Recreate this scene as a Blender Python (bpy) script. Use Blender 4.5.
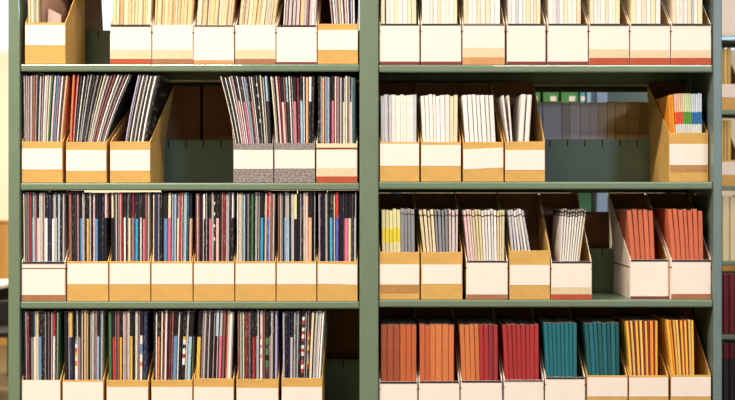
import bpy, bmesh, math, random
from mathutils import Matrix, Vector

for o in list(bpy.data.objects):
    bpy.data.objects.remove(o, do_unlink=True)
scene = bpy.context.scene
COL = scene.collection
R = math.radians

# ------------------------------------------------------------------ camera
D = 3.6            # camera to the shelf fronts (Y = 0), metres
F = 1350.0         # focal length in pixels of the 735 px wide frame
HX, HY = 367.5, 190.0
CZ = 1.45          # eye height
cam_d = bpy.data.cameras.new('camera')
cam = bpy.data.objects.new('camera', cam_d)
COL.objects.link(cam)
cam.location = (0, -D, CZ)
cam.rotation_euler = (R(90), 0, 0)
cam_d.sensor_width = 36.0
cam_d.lens = F / 735.0 * 36.0
cam_d.shift_y = -(200.0 - HY) / 735.0
cam_d.dof.use_dof = True
cam_d.dof.focus_distance = D + 0.03
cam_d.dof.aperture_fstop = 5.6
scene.camera = cam

# ------------------------------------------------------------------ world, light, exposure
scene.view_settings.view_transform = 'Standard'
scene.view_settings.look = 'None'
scene.view_settings.gamma = 1.0
scene.view_settings.use_curve_mapping = False
scene.view_settings.exposure = -0.1
world = bpy.data.worlds.new('daylight')
scene.world = world
world.use_nodes = True
bg = world.node_tree.nodes['Background']
bg.inputs[0].default_value = (0.80, 0.90, 1.0, 1)
bg.inputs[1].default_value = 1.6


def area(name, loc, target, sx, sy, power, color):
    l = bpy.data.lights.new(name, 'AREA')
    l.shape = 'RECTANGLE'
    l.size, l.size_y = sx, sy
    l.energy = power
    l.color = color
    o = bpy.data.objects.new(name, l)
    COL.objects.link(o)
    o.location = loc
    d = Vector(target) - Vector(loc)
    o.rotation_euler = d.to_track_quat('-Z', 'Y').to_euler()
    return o


# cool daylight entering through the window in the wall behind the camera, on the right
WIN_FRONT = [(3.9, 1.0)]     # x centre, width
area('window_daylight', (3.9, -7.42, 3.25), (0.6, 0, 1.6), 1.0, 0.5, 165, (0.42, 0.62, 1.0))

# ------------------------------------------------------------------ colour and material helpers
def lin(c):
    out = []
    for v in c:
        v = v / 255.0
        out.append(v / 12.92 if v <= 0.04045 else ((v + 0.055) / 1.055) ** 2.4)
    return tuple(out)


def srgb(r, g, b, k=1.0):
    a = lin((r, g, b))
    return (a[0] * k, a[1] * k, a[2] * k, 1.0)


MATS = {}


def mat(name, col, rough=0.6, noise=0.0, nscale=30.0, col2=None, bump=0.0, bscale=200.0,
        metal=0.0, coat=0.0, stretch=(1, 1, 1), spec=0.5):
    m = bpy.data.materials.new(name)
    m.use_nodes = True
    nt = m.node_tree
    b = nt.nodes['Principled BSDF']
    b.inputs['Base Color'].default_value = col
    b.inputs['Roughness'].default_value = rough
    b.inputs['Metallic'].default_value = metal
    b.inputs['Coat Weight'].default_value = coat
    b.inputs['Specular IOR Level'].default_value = spec
    tc = nt.nodes.new('ShaderNodeTexCoord')
    mp = nt.nodes.new('ShaderNodeMapping')
    mp.inputs['Scale'].default_value = stretch
    nt.links.new(tc.outputs['Object'], mp.inputs['Vector'])
    if noise > 0:
        n = nt.nodes.new('ShaderNodeTexNoise')
        n.inputs['Scale'].default_value = nscale
        n.inputs['Detail'].default_value = 5
        nt.links.new(mp.outputs[0], n.inputs['Vector'])
        r = nt.nodes.new('ShaderNodeValToRGB')
        r.color_ramp.elements[0].position = 0.3
        r.color_ramp.elements[1].position = 0.7
        c2 = col2 or tuple(v * (1 - noise) for v in col[:3]) + (1,)
        r.color_ramp.elements[0].color = c2
        r.color_ramp.elements[1].color = col
        nt.links.new(n.outputs['Fac'], r.inputs[0])
        nt.links.new(r.outputs[0], b.inputs['Base Color'])
    if bump > 0:
        n2 = nt.nodes.new('ShaderNodeTexNoise')
        n2.inputs['Scale'].default_value = bscale
        nt.links.new(mp.outputs[0], n2.inputs['Vector'])
        bp = nt.nodes.new('ShaderNodeBump')
        bp.inputs['Strength'].default_value = bump
        bp.inputs['Distance'].default_value = 0.001
        nt.links.new(n2.outputs['Fac'], bp.inputs['Height'])
        nt.links.new(bp.outputs[0], b.inputs['Normal'])
    MATS[name] = m
    return m


def cover_mat():
    """printed covers: the colour of each printed band is stored on the mesh; flecks are small print"""
    m = bpy.data.materials.new('printed_cover')
    m.use_nodes = True
    nt = m.node_tree
    b = nt.nodes['Principled BSDF']
    b.inputs['Roughness'].default_value = 0.42
    at = nt.nodes.new('ShaderNodeAttribute')
    at.attribute_name = 'print_colour'
    tc = nt.nodes.new('ShaderNodeTexCoord')
    oi = nt.nodes.new('ShaderNodeObjectInfo')
    mp = nt.nodes.new('ShaderNodeMapping')
    mp.inputs['Scale'].default_value = (260, 10, 110)
    nt.links.new(tc.outputs['Object'], mp.inputs['Vector'])
    sc = nt.nodes.new('ShaderNodeMath'); sc.operation = 'MULTIPLY'
    sc.inputs[1].default_value = 97.0
    nt.links.new(oi.outputs['Random'], sc.inputs[0])
    n = nt.nodes.new('ShaderNodeTexNoise')
    n.noise_dimensions = '4D'
    n.inputs['Scale'].default_value = 1.0
    n.inputs['Detail'].default_value = 2
    nt.links.new(mp.outputs[0], n.inputs['Vector'])
    nt.links.new(sc.outputs[0], n.inputs['W'])
    r = nt.nodes.new('ShaderNodeValToRGB')
    r.color_ramp.elements[0].position = 0.56
    r.color_ramp.elements[1].position = 0.66
    r.color_ramp.elements[0].color = (0, 0, 0, 1)
    r.color_ramp.elements[1].color = (0.30, 0.30, 0.30, 1)
    nt.links.new(n.outputs['Fac'], r.inputs[0])
    pc = nt.nodes.new('ShaderNodeValToRGB')          # print ink differs from issue to issue
    pc.color_ramp.interpolation = 'CONSTANT'
    pc.color_ramp.elements[0].color = (0.55, 0.5, 0.44, 1)
    pc.color_ramp.elements[1].position = 0.5
    pc.color_ramp.elements[1].color = (0.05, 0.045, 0.045, 1)
    nt.links.new(oi.outputs['Random'], pc.inputs[0])
    mx = nt.nodes.new('ShaderNodeMix'); mx.data_type = 'RGBA'
    nt.links.new(r.outputs[0], mx.inputs[0])
    nt.links.new(at.outputs['Color'], mx.inputs[6])
    nt.links.new(pc.outputs[0], mx.inputs[7])
    nt.links.new(mx.outputs[2], b.inputs['Base Color'])
    MATS['cover'] = m


def plain_cover_mat(name, rough):
    m = bpy.data.materials.new(name)
    m.use_nodes = True
    nt = m.node_tree
    b = nt.nodes['Principled BSDF']
    b.inputs['Roughness'].default_value = rough
    at = nt.nodes.new('ShaderNodeAttribute')
    at.attribute_name = 'print_colour'
    tc = nt.nodes.new('ShaderNodeTexCoord')
    n = nt.nodes.new('ShaderNodeTexNoise')
    n.inputs['Scale'].default_value = 45
    n.inputs['Detail'].default_value = 4
    nt.links.new(tc.outputs['Object'], n.inputs['Vector'])
    hs = nt.nodes.new('ShaderNodeHueSaturation')
    mr = nt.nodes.new('ShaderNodeMapRange')
    mr.inputs[3].default_value = 0.82
    mr.inputs[4].default_value = 1.12
    nt.links.new(n.outputs['Fac'], mr.inputs[0])
    nt.links.new(mr.outputs[0], hs.inputs['Value'])
    nt.links.new(at.outputs['Color'], hs.inputs['Color'])
    nt.links.new(hs.outputs[0], b.inputs['Base Color'])
    MATS[name] = m


def pages_mat():
    m = bpy.data.materials.new('page_edges')
    m.use_nodes = True
    nt = m.node_tree
    b = nt.nodes['Principled BSDF']
    b.inputs['Roughness'].default_value = 0.85
    at = nt.nodes.new('ShaderNodeAttribute')
    at.attribute_name = 'print_colour'
    tc = nt.nodes.new('ShaderNodeTexCoord')
    w = nt.nodes.new('ShaderNodeTexWave')
    w.inputs['Scale'].default_value = 260
    w.inputs['Distortion'].default_value = 1.5
    nt.links.new(tc.outputs['Object'], w.inputs['Vector'])
    hs = nt.nodes.new('ShaderNodeHueSaturation')
    mr = nt.nodes.new('ShaderNodeMapRange')
    mr.inputs[3].default_value = 0.8
    mr.inputs[4].default_value = 1.05
    nt.links.new(w.outputs['Fac'], mr.inputs[0])
    nt.links.new(mr.outputs[0], hs.inputs['Value'])
    nt.links.new(at.outputs['Color'], hs.inputs['Color'])
    nt.links.new(hs.outputs[0], b.inputs['Base Color'])
    MATS['pages'] = m


cover_mat()
plain_cover_mat('cloth_cover', 0.62)
pages_mat()
mat('green_paint', srgb(112, 129, 102), 0.38, 0.10, 9, bump=0.05, bscale=400, coat=0.25)
mat('daylight_slate_tint', srgb(112, 130, 124), 0.35, 0.10, 9, bump=0.05, bscale=400, coat=0.25)  # green paint with the right post's cool daylight tint put into the colour
mat('daylight_blue_tint', srgb(128, 150, 172), 0.35, 0.10, 9, bump=0.05, bscale=400, coat=0.25)  # window light on the far posts, baked into their colour
mat('tan_card', srgb(214, 166, 86), 0.75, 0.16, 26, bump=0.12, bscale=500)
mat('brown_card', srgb(160, 110, 68), 0.8, 0.16, 26, bump=0.12, bscale=500)
mat('pink_card', srgb(196, 168, 152), 0.8, 0.1, 26)
mat('grey_card', srgb(176, 164, 156), 0.85, 0.5, 230, col2=srgb(70, 60, 58))
mat('white_card', srgb(236, 220, 202), 0.7, 0.06, 18)
mat('cream_card', srgb(230, 208, 164), 0.7, 0.06, 18)
mat('label_paper', srgb(241, 225, 209), 0.75, 0.04, 22)
mat('tape', srgb(224, 202, 160), 0.5, 0.12, 60)
mat('tape_white', srgb(248, 236, 218), 0.5, 0.04, 60)
mat('tape_brown', srgb(190, 138, 74), 0.5, 0.25, 50)
mat('rim_black', srgb(52, 44, 40), 0.6, 0.2, 80)
mat('rim_grey', srgb(120, 110, 100), 0.6, 0.2, 80)
mat('band_orange', srgb(182, 76, 38), 0.65, 0.12, 60)
mat('band_red', srgb(130, 52, 40), 0.65, 0.2, 60)
mat('band_brown', srgb(168, 112, 72), 0.65, 0.2, 60)
mat('band_tan', srgb(206, 148, 88), 0.65, 0.15, 60)
mat('slot_shade', srgb(24, 26, 24), 0.8)
mat('wall_paint', srgb(244, 232, 200), 0.85, 0.03, 3)
mat('side_wall_paint', srgb(112, 98, 78), 0.85, 0.05, 3)
mat('ceiling_paint', srgb(190, 184, 172), 0.9, 0.03, 3)
mat('floor_tile', srgb(112, 98, 70), 0.45, 0.2, 6)
mat('wood_panel', srgb(206, 152, 76), 0.5, 0.3, 10, stretch=(1, 1, 0.12))
mat('laminate', srgb(226, 218, 208), 0.35, 0.05, 20)
mat('dark_plastic', srgb(36, 34, 34), 0.45, 0.1, 40)
mat('chrome', srgb(170, 170, 172), 0.3, 0.05, 40, metal=0.9)
mat('window_frame_paint', srgb(235, 232, 225), 0.5, 0.04, 20)
mat('kraft', srgb(150, 112, 88), 0.7, 0.2, 30)
mat('fixture_metal', srgb(225, 225, 222), 0.4, 0.03, 20)
gm = mat('glass', (0.95, 0.97, 1, 1), 0.02)
gb = gm.node_tree.nodes['Principled BSDF']
gb.inputs['Transmission Weight'].default_value = 1.0
gb.inputs['IOR'].default_value = 1.05
em = mat('diffuser', (1, 0.96, 0.88, 1), 0.5)
eb = em.node_tree.nodes['Principled BSDF']
eb.inputs['Emission Color'].default_value = (1, 0.93, 0.80, 1)
eb.inputs['Emission Strength'].default_value = 3.0


# ------------------------------------------------------------------ geometry helpers
def at(px, py, Y=0.0):
    s = (D + Y) / F
    return Vector(((px - HX) * s, Y, CZ + (HY - py) * s))


def X(px, Y=0.0):
    return (px - HX) * (D + Y) / F


def Z(py, Y=0.0):
    return CZ + (HY - py) * (D + Y) / F


def mesh_obj(name, verts, faces, material, parent=None, loc=None, smooth=False):
    me = bpy.data.meshes.new(name)
    me.from_pydata(verts, [], faces)
    bm = bmesh.new(); bm.from_mesh(me)
    bmesh.ops.recalc_face_normals(bm, faces=bm.faces)
    bm.to_mesh(me); bm.free()
    me.materials.append(MATS[material] if isinstance(material, str) else material)
    if smooth:
        for p in me.polygons:
            p.use_smooth = True
    o = bpy.data.objects.new(name, me)
    COL.objects.link(o)
    if parent:
        o.parent = parent
    if loc is not None:
        o.location = loc
    return o


class MB:
    def __init__(s):
        s.v, s.f = [], []

    def box(s, x0, x1, y0, y1, z0, z1, bev=0.0):
        b = len(s.v)
        if bev <= 0:
            s.v += [(x0, y0, z0), (x1, y0, z0), (x1, y1, z0), (x0, y1, z0),
                    (x0, y0, z1), (x1, y0, z1), (x1, y1, z1), (x0, y1, z1)]
            s.f += [[b + i for i in q] for q in
                    ((0, 1, 2, 3), (4, 5, 6, 7), (0, 1, 5, 4), (1, 2, 6, 5), (2, 3, 7, 6), (3, 0, 4, 7))]
        else:
            bm = bmesh.new()
            bmesh.ops.create_cube(bm, size=1.0, matrix=Matrix.Translation(((x0 + x1) / 2, (y0 + y1) / 2, (z0 + z1) / 2))
                                  @ Matrix.Diagonal((x1 - x0, y1 - y0, z1 - z0, 1)))
            bmesh.ops.bevel(bm, geom=bm.edges[:], offset=bev, segments=1 if bev < 0.002 else 2, affect='EDGES', profile=0.5)
            bm.verts.index_update()
            s.v += [tuple(v.co) for v in bm.verts]
            s.f += [[b + v.index for v in f.verts] for f in bm.faces]
            bm.free()
        return s

    def prism_y(s, poly, y0, y1):
        """polygon in XZ extruded along Y"""
        b = len(s.v); n = len(poly)
        s.v += [(x, y0, z) for x, z in poly] + [(x, y1, z) for x, z in poly]
        s.f.append([b + i for i in range(n)])
        s.f.append([b + n + i for i in reversed(range(n))])
        s.f += [[b + i, b + (i + 1) % n, b + n + (i + 1) % n, b + n + i] for i in range(n)]
        return s

    def prism_x(s, poly, x0, x1, flare=0.0, hb=1.0):
        """polygon in YZ extruded along X; flare leans the sheet outwards with height"""
        b = len(s.v); n = len(poly)
        s.v += [(x0 + flare * z / hb * (y > 0.001), y, z) for y, z in poly]
        s.v += [(x1 + flare * z / hb * (y > 0.001), y, z) for y, z in poly]
        s.f.append([b + i for i in range(n)])
        s.f.append([b + n + i for i in reversed(range(n))])
        s.f += [[b + i, b + (i + 1) % n, b + n + (i + 1) % n, b + n + i] for i in range(n)]
        return s

    def tube(s, pts, r, n=8):
        b = len(s.v)
        pts = [Vector(p) for p in pts]
        for i, p in enumerate(pts):
            d = (pts[min(i + 1, len(pts) - 1)] - pts[max(i - 1, 0)]).normalized()
            u = d.cross(Vector((0, 1, 0.01)))
            if u.length < 1e-3:
                u = d.cross(Vector((1, 0, 0)))
            u.normalize(); w = d.cross(u)
            for k in range(n):
                a = 2 * math.pi * k / n
                s.v.append(tuple(p + u * r * math.cos(a) + w * r * math.sin(a)))
        for i in range(len(pts) - 1):
            for k in range(n):
                s.f.append([b + i * n + k, b + i * n + (k + 1) % n, b + (i + 1) * n + (k + 1) % n, b + (i + 1) * n + k])
        s.f.append([b + k for k in range(n)])
        s.f.append([b + (len(pts) - 1) * n + k for k in range(n)])
        return s

    def build(s, name, material, parent=None, loc=None, smooth=False):
        return mesh_obj(name, s.v, s.f, material, parent, loc, smooth)


def tag(o, label, cat, group=None):
    o['label'] = label
    o['category'] = cat
    if group:
        o['group'] = group
    return o


def empty(name, loc, rz=0.0):
    o = bpy.data.objects.new(name, None)
    o.empty_display_size = 0.02
    COL.objects.link(o)
    o.location = loc
    o.rotation_euler = (0, 0, rz)
    return o


def struct(o):
    o['kind'] = 'structure'
    return o


# ------------------------------------------------------------------ the room
RX0, RX1, RY0, RY1, RH = -6.0, 6.0, -7.5, 9.0, 3.9
struct(MB().box(RX0 - .2, RX1 + .2, RY0 - .2, RY1 + .2, -0.2, 0).build('floor', 'floor_tile'))
struct(MB().box(RX0 - .2, RX1 + .2, RY0 - .2, RY1 + .2, RH, RH + 0.15).build('ceiling', 'ceiling_paint'))
struct(MB().box(RX0 - .2, RX0, RY0, RY1, 0, RH).build('wall_left', 'side_wall_paint'))
struct(MB().box(RX1, RX1 + .2, RY0, RY1, 0, RH).build('wall_right', 'side_wall_paint'))


def wall_with_windows(name, y0, y1, wins, z0, z1, paint='wall_paint'):
    mb = MB()
    mb.box(RX0 - .2, RX1 + .2, y0, y1, 0, z0)
    mb.box(RX0 - .2, RX1 + .2, y0, y1, z1, RH)
    xs = RX0 - .2
    for xc, w in wins:
        mb.box(xs, xc - w / 2, y0, y1, z0, z1)
        xs = xc + w / 2
    mb.box(xs, RX1 + .2, y0, y1, z0, z1)
    struct(mb.build(name, paint))


WIN_BACK = [(-3.6, 2.6), (-0.6, 2.6), (2.4, 2.6)]
wall_with_windows('wall_back', RY1, RY1 + .2, WIN_BACK, 2.72, 3.6)
wall_with_windows('wall_front', RY0 - .2, RY0, WIN_FRONT, 2.95, 3.6, 'side_wall_paint')
n = 0
for wins, y, z0, z1 in ((WIN_BACK, RY1 + .08, 2.72, 3.6), (WIN_FRONT, RY0 - .14, 2.95, 3.6)):
    for xc, w in wins:
        n += 1
        e = struct(empty('window_%d' % n, (xc, y, z0)))
        h = z1 - z0
        fr = MB()
        fr.box(-w / 2, -w / 2 + .05, 0, .05, 0, h).box(w / 2 - .05, w / 2, 0, .05, 0, h)
        fr.box(-w / 2 + .05, w / 2 - .05, 0, .05, 0, .05).box(-w / 2 + .05, w / 2 - .05, 0, .05, h - .05, h)
        fr.box(-.02, .02, 0, .05, .05, h - .05)
        fr.build('window_frame', 'window_frame_paint', e)
        for sx in (-1, 1):
            xa, xb = (-w / 2 + .05, -.02) if sx < 0 else (.02, w / 2 - .05)
            MB().box(xa, xb, .02, .026, .05, h - .05).build('pane', 'glass', e)
# wood wainscot along the back wall, panel by panel
wz = CZ - 30 * (D + RY1) / F
wains = struct(MB().box(RX0, RX1, RY1 - .03, RY1, wz - .03, wz, .004).build('trim_1', 'wood_panel'))
for i in range(12):
    MB().box(RX0 + i * 1.0 + .004, RX0 + i * 1.0 + .996, RY1 - .02, RY1, 0.0, wz - .03, .003).build('panel', 'wood_panel', wains)

# ------------------------------------------------------------------ ceiling lamps
def ceiling_lamp(x, y, power, label):
    e = tag(empty('ceiling_light', (x, y, RH - .12)), label, 'lamp', 'long lamps on the ceiling')
    MB().prism_x([(-.16, .02), (.16, .02), (.10, .12), (-.10, .12)], -.65, .65).build('housing', 'fixture_metal', e)
    MB().prism_x([(-.15, .02), (.15, .02), (.12, -.01), (-.12, -.01)], -.64, .64).build('diffuser', 'diffuser', e)
    l = bpy.data.lights.new('ceiling_lamp_light', 'AREA')
    l.shape = 'RECTANGLE'; l.size = 1.25; l.size_y = 0.26
    l.energy = power; l.color = (1.0, 0.905, 0.80)
    o = bpy.data.objects.new('ceiling_lamp_light', l)
    COL.objects.link(o)
    o.location = (x, y, RH - .14)


for y, p, where in ((-1.75, 100, 'in front of the shelves'), (-4.2, 28, 'near the front wall'), (1.35, 26, 'over the aisle behind the green shelving'), (6.4, 100, 'near the back wall')):
    for x, k, side in ((-3.6, 1.75, 'left'), (-1.2, 1.35, 'middle left'), (1.2, .66, 'middle right'), (3.6, .38, 'right')):
        ceiling_lamp(x, y, p * k, 'long ceiling lamp %s, %s one' % (where, side))

# ------------------------------------------------------------------ shelving units
SH_Y = ([-54, 64.2, 183, 301.5, 420, 538], [-53, 65, 182, 300, 418, 536])      # shelf tops in the frame (Y = 0), left and right bay
SH_Z = [[Z(v) for v in b] + [0.12] for b in SH_Y]
FAR_DROP = (0.0, 0.010)
LIP = 0.0195
BACK_H = 0.125
DEP = 0.295


def shelf(unit, x0, x1, zt, y0, sgn, paint):
    """bent sheet shelf: pan, front and rear lip, slotted back stop. y0 front, sgn +1 goes back"""
    def yy(a, b):
        return (y0 + a * sgn, y0 + b * sgn) if sgn > 0 else (y0 - b, y0 - a)
    ya, yb = yy(0, DEP)
    pan = MB().box(x0, x1, ya + .004, yb - .004, zt - .003, zt).build('shelf', paint, unit)
    a, b = yy(0, .014)
    MB().box(x0, x1, a, b, zt - LIP, zt + .0004, .004).build('front_edge', paint, pan)
    a, b = yy(DEP - .012, DEP)
    MB().box(x0, x1, a, b, zt - LIP, zt - .003).build('rear_edge', paint, pan)
    if sgn > 0:
        poly = [(x0, zt), (x1, zt), (x1, zt + BACK_H)]
        k = int((x1 - x0 - .03) / .0505)
        off = ((x1 - x0) - (k - 1) * .0505) / 2
        for i in reversed(range(k)):
            c = x0 + off + i * .0505
            poly += [(c + .0018, zt + BACK_H), (c + .0018, zt + BACK_H - .021), (c - .0018, zt + BACK_H - .021), (c - .0018, zt + BACK_H)]
        poly.append((x0, zt + BACK_H))
        MB().prism_y(poly, yb + .0005, yb + .0025).build('back_stop', paint, pan)
        MB().box(x0, x1, yb + .0026, yb + .004, zt + BACK_H - .03, zt + BACK_H - .0005).build('slot_shade_strip', 'slot_shade', pan)  # dark strip added so the slots read as shaded openings
    return pan


unit = tag(empty('shelving_unit', (0, 0, 0)), 'green painted metal shelving filled with files, in the foreground', 'shelving')
PX = [(8.5, 20), (359.5, 378.5), (713.2, 721.8)]
ZT = 2.16
for a, b in PX:
    for ya, yb in ((-.004, .066), (.27, .33), (.56, .61)):
        MB().box(X(a), X(b), ya, yb, 0, ZT, .003).build('post', 'green_paint' if a < 700 else 'daylight_slate_tint', unit)
bays = [(X(20) + .0005, X(359.5) - .0005), (X(378.5) + .0005, X(713.2) - .0005)]
for bi, (x0, x1) in enumerate(bays):
    for zt in SH_Z[bi]:
        shelf(unit, x0, x1, zt, 0.0, 1, 'green_paint')
        shelf(unit, x0, x1, zt - FAR_DROP[bi], 0.605, -1, 'green_paint')
for a, b in PX:                                         # closed upright frames
    xm = (X(a) + X(b)) / 2
    MB().box(xm - .003, xm + .003, .064, .272, .02, ZT - .02).build('end_panel', 'green_paint', unit)
    MB().box(xm - .003, xm + .003, .328, .562, .02, ZT - .02).build('end_panel', 'green_paint', unit)
BY = 2.07                                               # the next range, across an aisle
unit2 = tag(empty('shelving_unit', (0, 0, 0)), 'blurred metal shelving, posts tinted blue by daylight, standing across the aisle behind the green one', 'shelving')
B_PX = [(602.5 - 206), 602.5, (602.5 + 206)]
B_X = [X(p, BY) for p in B_PX]
for x in B_X:
    MB().box(x - .022, x + .022, BY - .004, BY + .06, 0, 2.46, .003).build('post', 'daylight_blue_tint', unit2)
    MB().box(x - .022, x + .022, BY + .25, BY + .31, 0, 2.46, .003).build('post', 'daylight_blue_tint', unit2)
B_Z = [Z(v, BY) for v in (36, 110, 186, 261, 335, 409)]
for i in range(2):
    for zt in B_Z + [2.41, .12]:
        shelf(unit2, B_X[i] + .0225, B_X[i + 1] - .0225, zt, BY, 1, 'green_paint')

# ------------------------------------------------------------------ magazine files
ORD = ['first', 'second', 'third', 'fourth', 'fifth', 'sixth', 'seventh', 'eighth', 'ninth', 'tenth', 'eleventh',
       'twelfth', 'thirteenth', 'fourteenth', 'fifteenth', 'sixteenth', 'seventeenth', 'eighteenth', 'nineteenth',
       'twentieth', 'twenty-first', 'twenty-second', 'twenty-third', 'twenty-fourth', 'twenty-fifth', 'twenty-sixth',
       'twenty-seventh', 'twenty-eighth']
CARD = {'tan': 'tan_card', 'white': 'white_card', 'grey': 'grey_card', 'brown': 'brown_card', 'pink': 'pink_card', 'cream': 'cream_card'}
T = 0.0025


def magazine_file(loc, w, hf, hb, dep, card, rz=0.0, marks=(), later=False):
    """open-fronted file: origin at the middle of the front bottom edge, +y goes back.
    marks: (part name, z0, z1, material, x inset, slope) strips stuck on the front"""
    e = empty('magazine_file', loc, rz)
    m = CARD[card]
    fp = MB().box(-w / 2, w / 2, 0, T, 0, hf, .0008).build('front_panel', m, e)
    for nm, z0, z1, mm, inset, slope in marks:
        t = {'rim': .0016, 'red_rule': .0003, 'base_band': .0005, 'tape': .0006}.get(nm, .0008)
        xa, xb = -w / 2 + inset, w / 2 - inset
        mb = MB().prism_y([(xa, z0 - slope), (xb, z0 + slope), (xb, z1 + slope), (xa, z1 - slope)], -t, -.00005)
        mb.build(nm, mm, fp)
    e_dims[e.name] = (w, hf, hb, dep, card)
    if not later:
        file_walls(e, 0.0, 0.0)
    return e


def file_walls(e, flL, flR):
    """side, back and bottom panels; the sides bend outwards by flL / flR above the low front"""
    w, hf, hb, dep, card = e_dims[e.name]
    m = CARD[card]
    for s, fl in ((-1, flL), (1, flR)):
        xa, xb = (-w / 2, -w / 2 + T) if s < 0 else (w / 2 - T, w / 2)
        pts = [(T, 0, 0), (dep, 0, 0), (dep, hf, 0), (dep, hb, fl), (T, hf, 0)]
        v = [(xa + o, y, z) for y, z, o in pts] + [(xb + o, y, z) for y, z, o in pts]
        f = [(0, 1, 2, 4), (4, 2, 3), (5, 9, 7, 6), (9, 8, 7), (0, 5, 6, 1), (1, 6, 7, 2), (2, 7, 8, 3), (3, 8, 9, 4), (4, 9, 5, 0)]
        so = mesh_obj('side_panel', v, f, m, e)
        if card in ('white', 'cream'):
            so.data.materials.append(MATS['tan_card'])
            for p in so.data.polygons:
                if p.normal.x * s < -.4:
                    p.material_index = 1
        if card in ('white', 'cream'):
            zz = hf - .021                      # thin red rule running round the box under the rim
            x_o = xa - .0003 if s < 0 else xb
            MB().box(x_o, x_o + .0003, T, dep - .002, zz - .0018, zz + .0018).build('red_rule', 'band_red', so)
    wi = w / 2 - T
    MB().prism_y([(-wi, 0), (wi, 0), (wi, hf), (wi + flR, hb - .001), (-wi + flL, hb - .001), (-wi, hf)], dep - T, dep).build('back_panel', 'brown_card' if card in ('white', 'cream', 'tan') else m, e)
    MB().box(-wi, wi, T, dep - T, 0, T).build('bottom_panel', 'tan_card' if card in ('white', 'cream') else m, e)


e_dims = {}


PAL = {
    'k': (24, 20, 22), 'K': (62, 56, 56), 'g': (132, 126, 124), 'G': (190, 184, 176), 'w': (240, 232, 220),
    'c': (232, 214, 176), 't': (204, 166, 116), 'p': (222, 112, 138), 'P': (232, 192, 184), 'r': (196, 52, 46),
    'R': (126, 36, 46), 'm': (96, 50, 44), 'o': (222, 120, 62), 'O': (240, 180, 132), 'y': (236, 184, 66),
    'b': (96, 138, 180), 'B': (42, 44, 78), 's': (160, 192, 208), 'a': (52, 160, 196), 'v': (92, 60, 112),
    'l': (182, 172, 204), 'e': (66, 122, 72), 'E': (40, 88, 92), 'n': (146, 88, 70), 'u': (158, 118, 122),
    'i': (84, 92, 176), 'C': (226, 196, 144), 'J': (216, 198, 188), '1': (152, 72, 40), '2': (186, 92, 48), '3': (202, 114, 60), '4': (168, 40, 38), '5': (138, 38, 42),
    '6': (22, 104, 112), '7': (18, 84, 84), '8': (240, 180, 62), '9': (240, 200, 104), 'h': (246, 150, 28), 'j': (196, 192, 194),
    'q': (228, 221, 208), 'x': (232, 222, 150), 'z': (136, 135, 138), 'f': (214, 198, 150), 'd': (204, 104, 68),
}
CNAME = {
    'k': 'black', 'K': 'charcoal', 'g': 'grey', 'G': 'light grey', 'w': 'white', 'c': 'cream', 't': 'tan', 'p': 'pink',
    'P': 'pale pink', 'r': 'red', 'R': 'dark red', 'm': 'maroon', 'o': 'orange', 'O': 'peach', 'y': 'yellow', 'b': 'blue',
    'B': 'navy', 's': 'pale blue', 'a': 'bright blue', 'v': 'violet', 'l': 'lavender', 'e': 'green', 'E': 'dark teal',
    'n': 'brown', 'u': 'mauve', 'i': 'indigo', 'C': 'sand', 'J': 'pinkish grey', '1': 'rust', '2': 'burnt orange', '3': 'orange', '4': 'scarlet', '5': 'dark red', '6': 'teal',
    '7': 'dark teal', '8': 'yellow', '9': 'pale yellow', 'h': 'amber', 'j': 'pale grey', 'q': 'off-white', 'x': 'lemon',
    'z': 'slate grey', 'f': 'beige', 'd': 'coral',
}


BEND = 1.5


def curve(c):
    """piecewise straight on a grid of eighths, so that neighbouring issues bend alike"""
    c = max(c, 0.0) * 8
    i = int(c)
    a, b = (i / 8) ** BEND, ((i + 1) / 8) ** BEND
    return a + (b - a) * (c - i)


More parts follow.
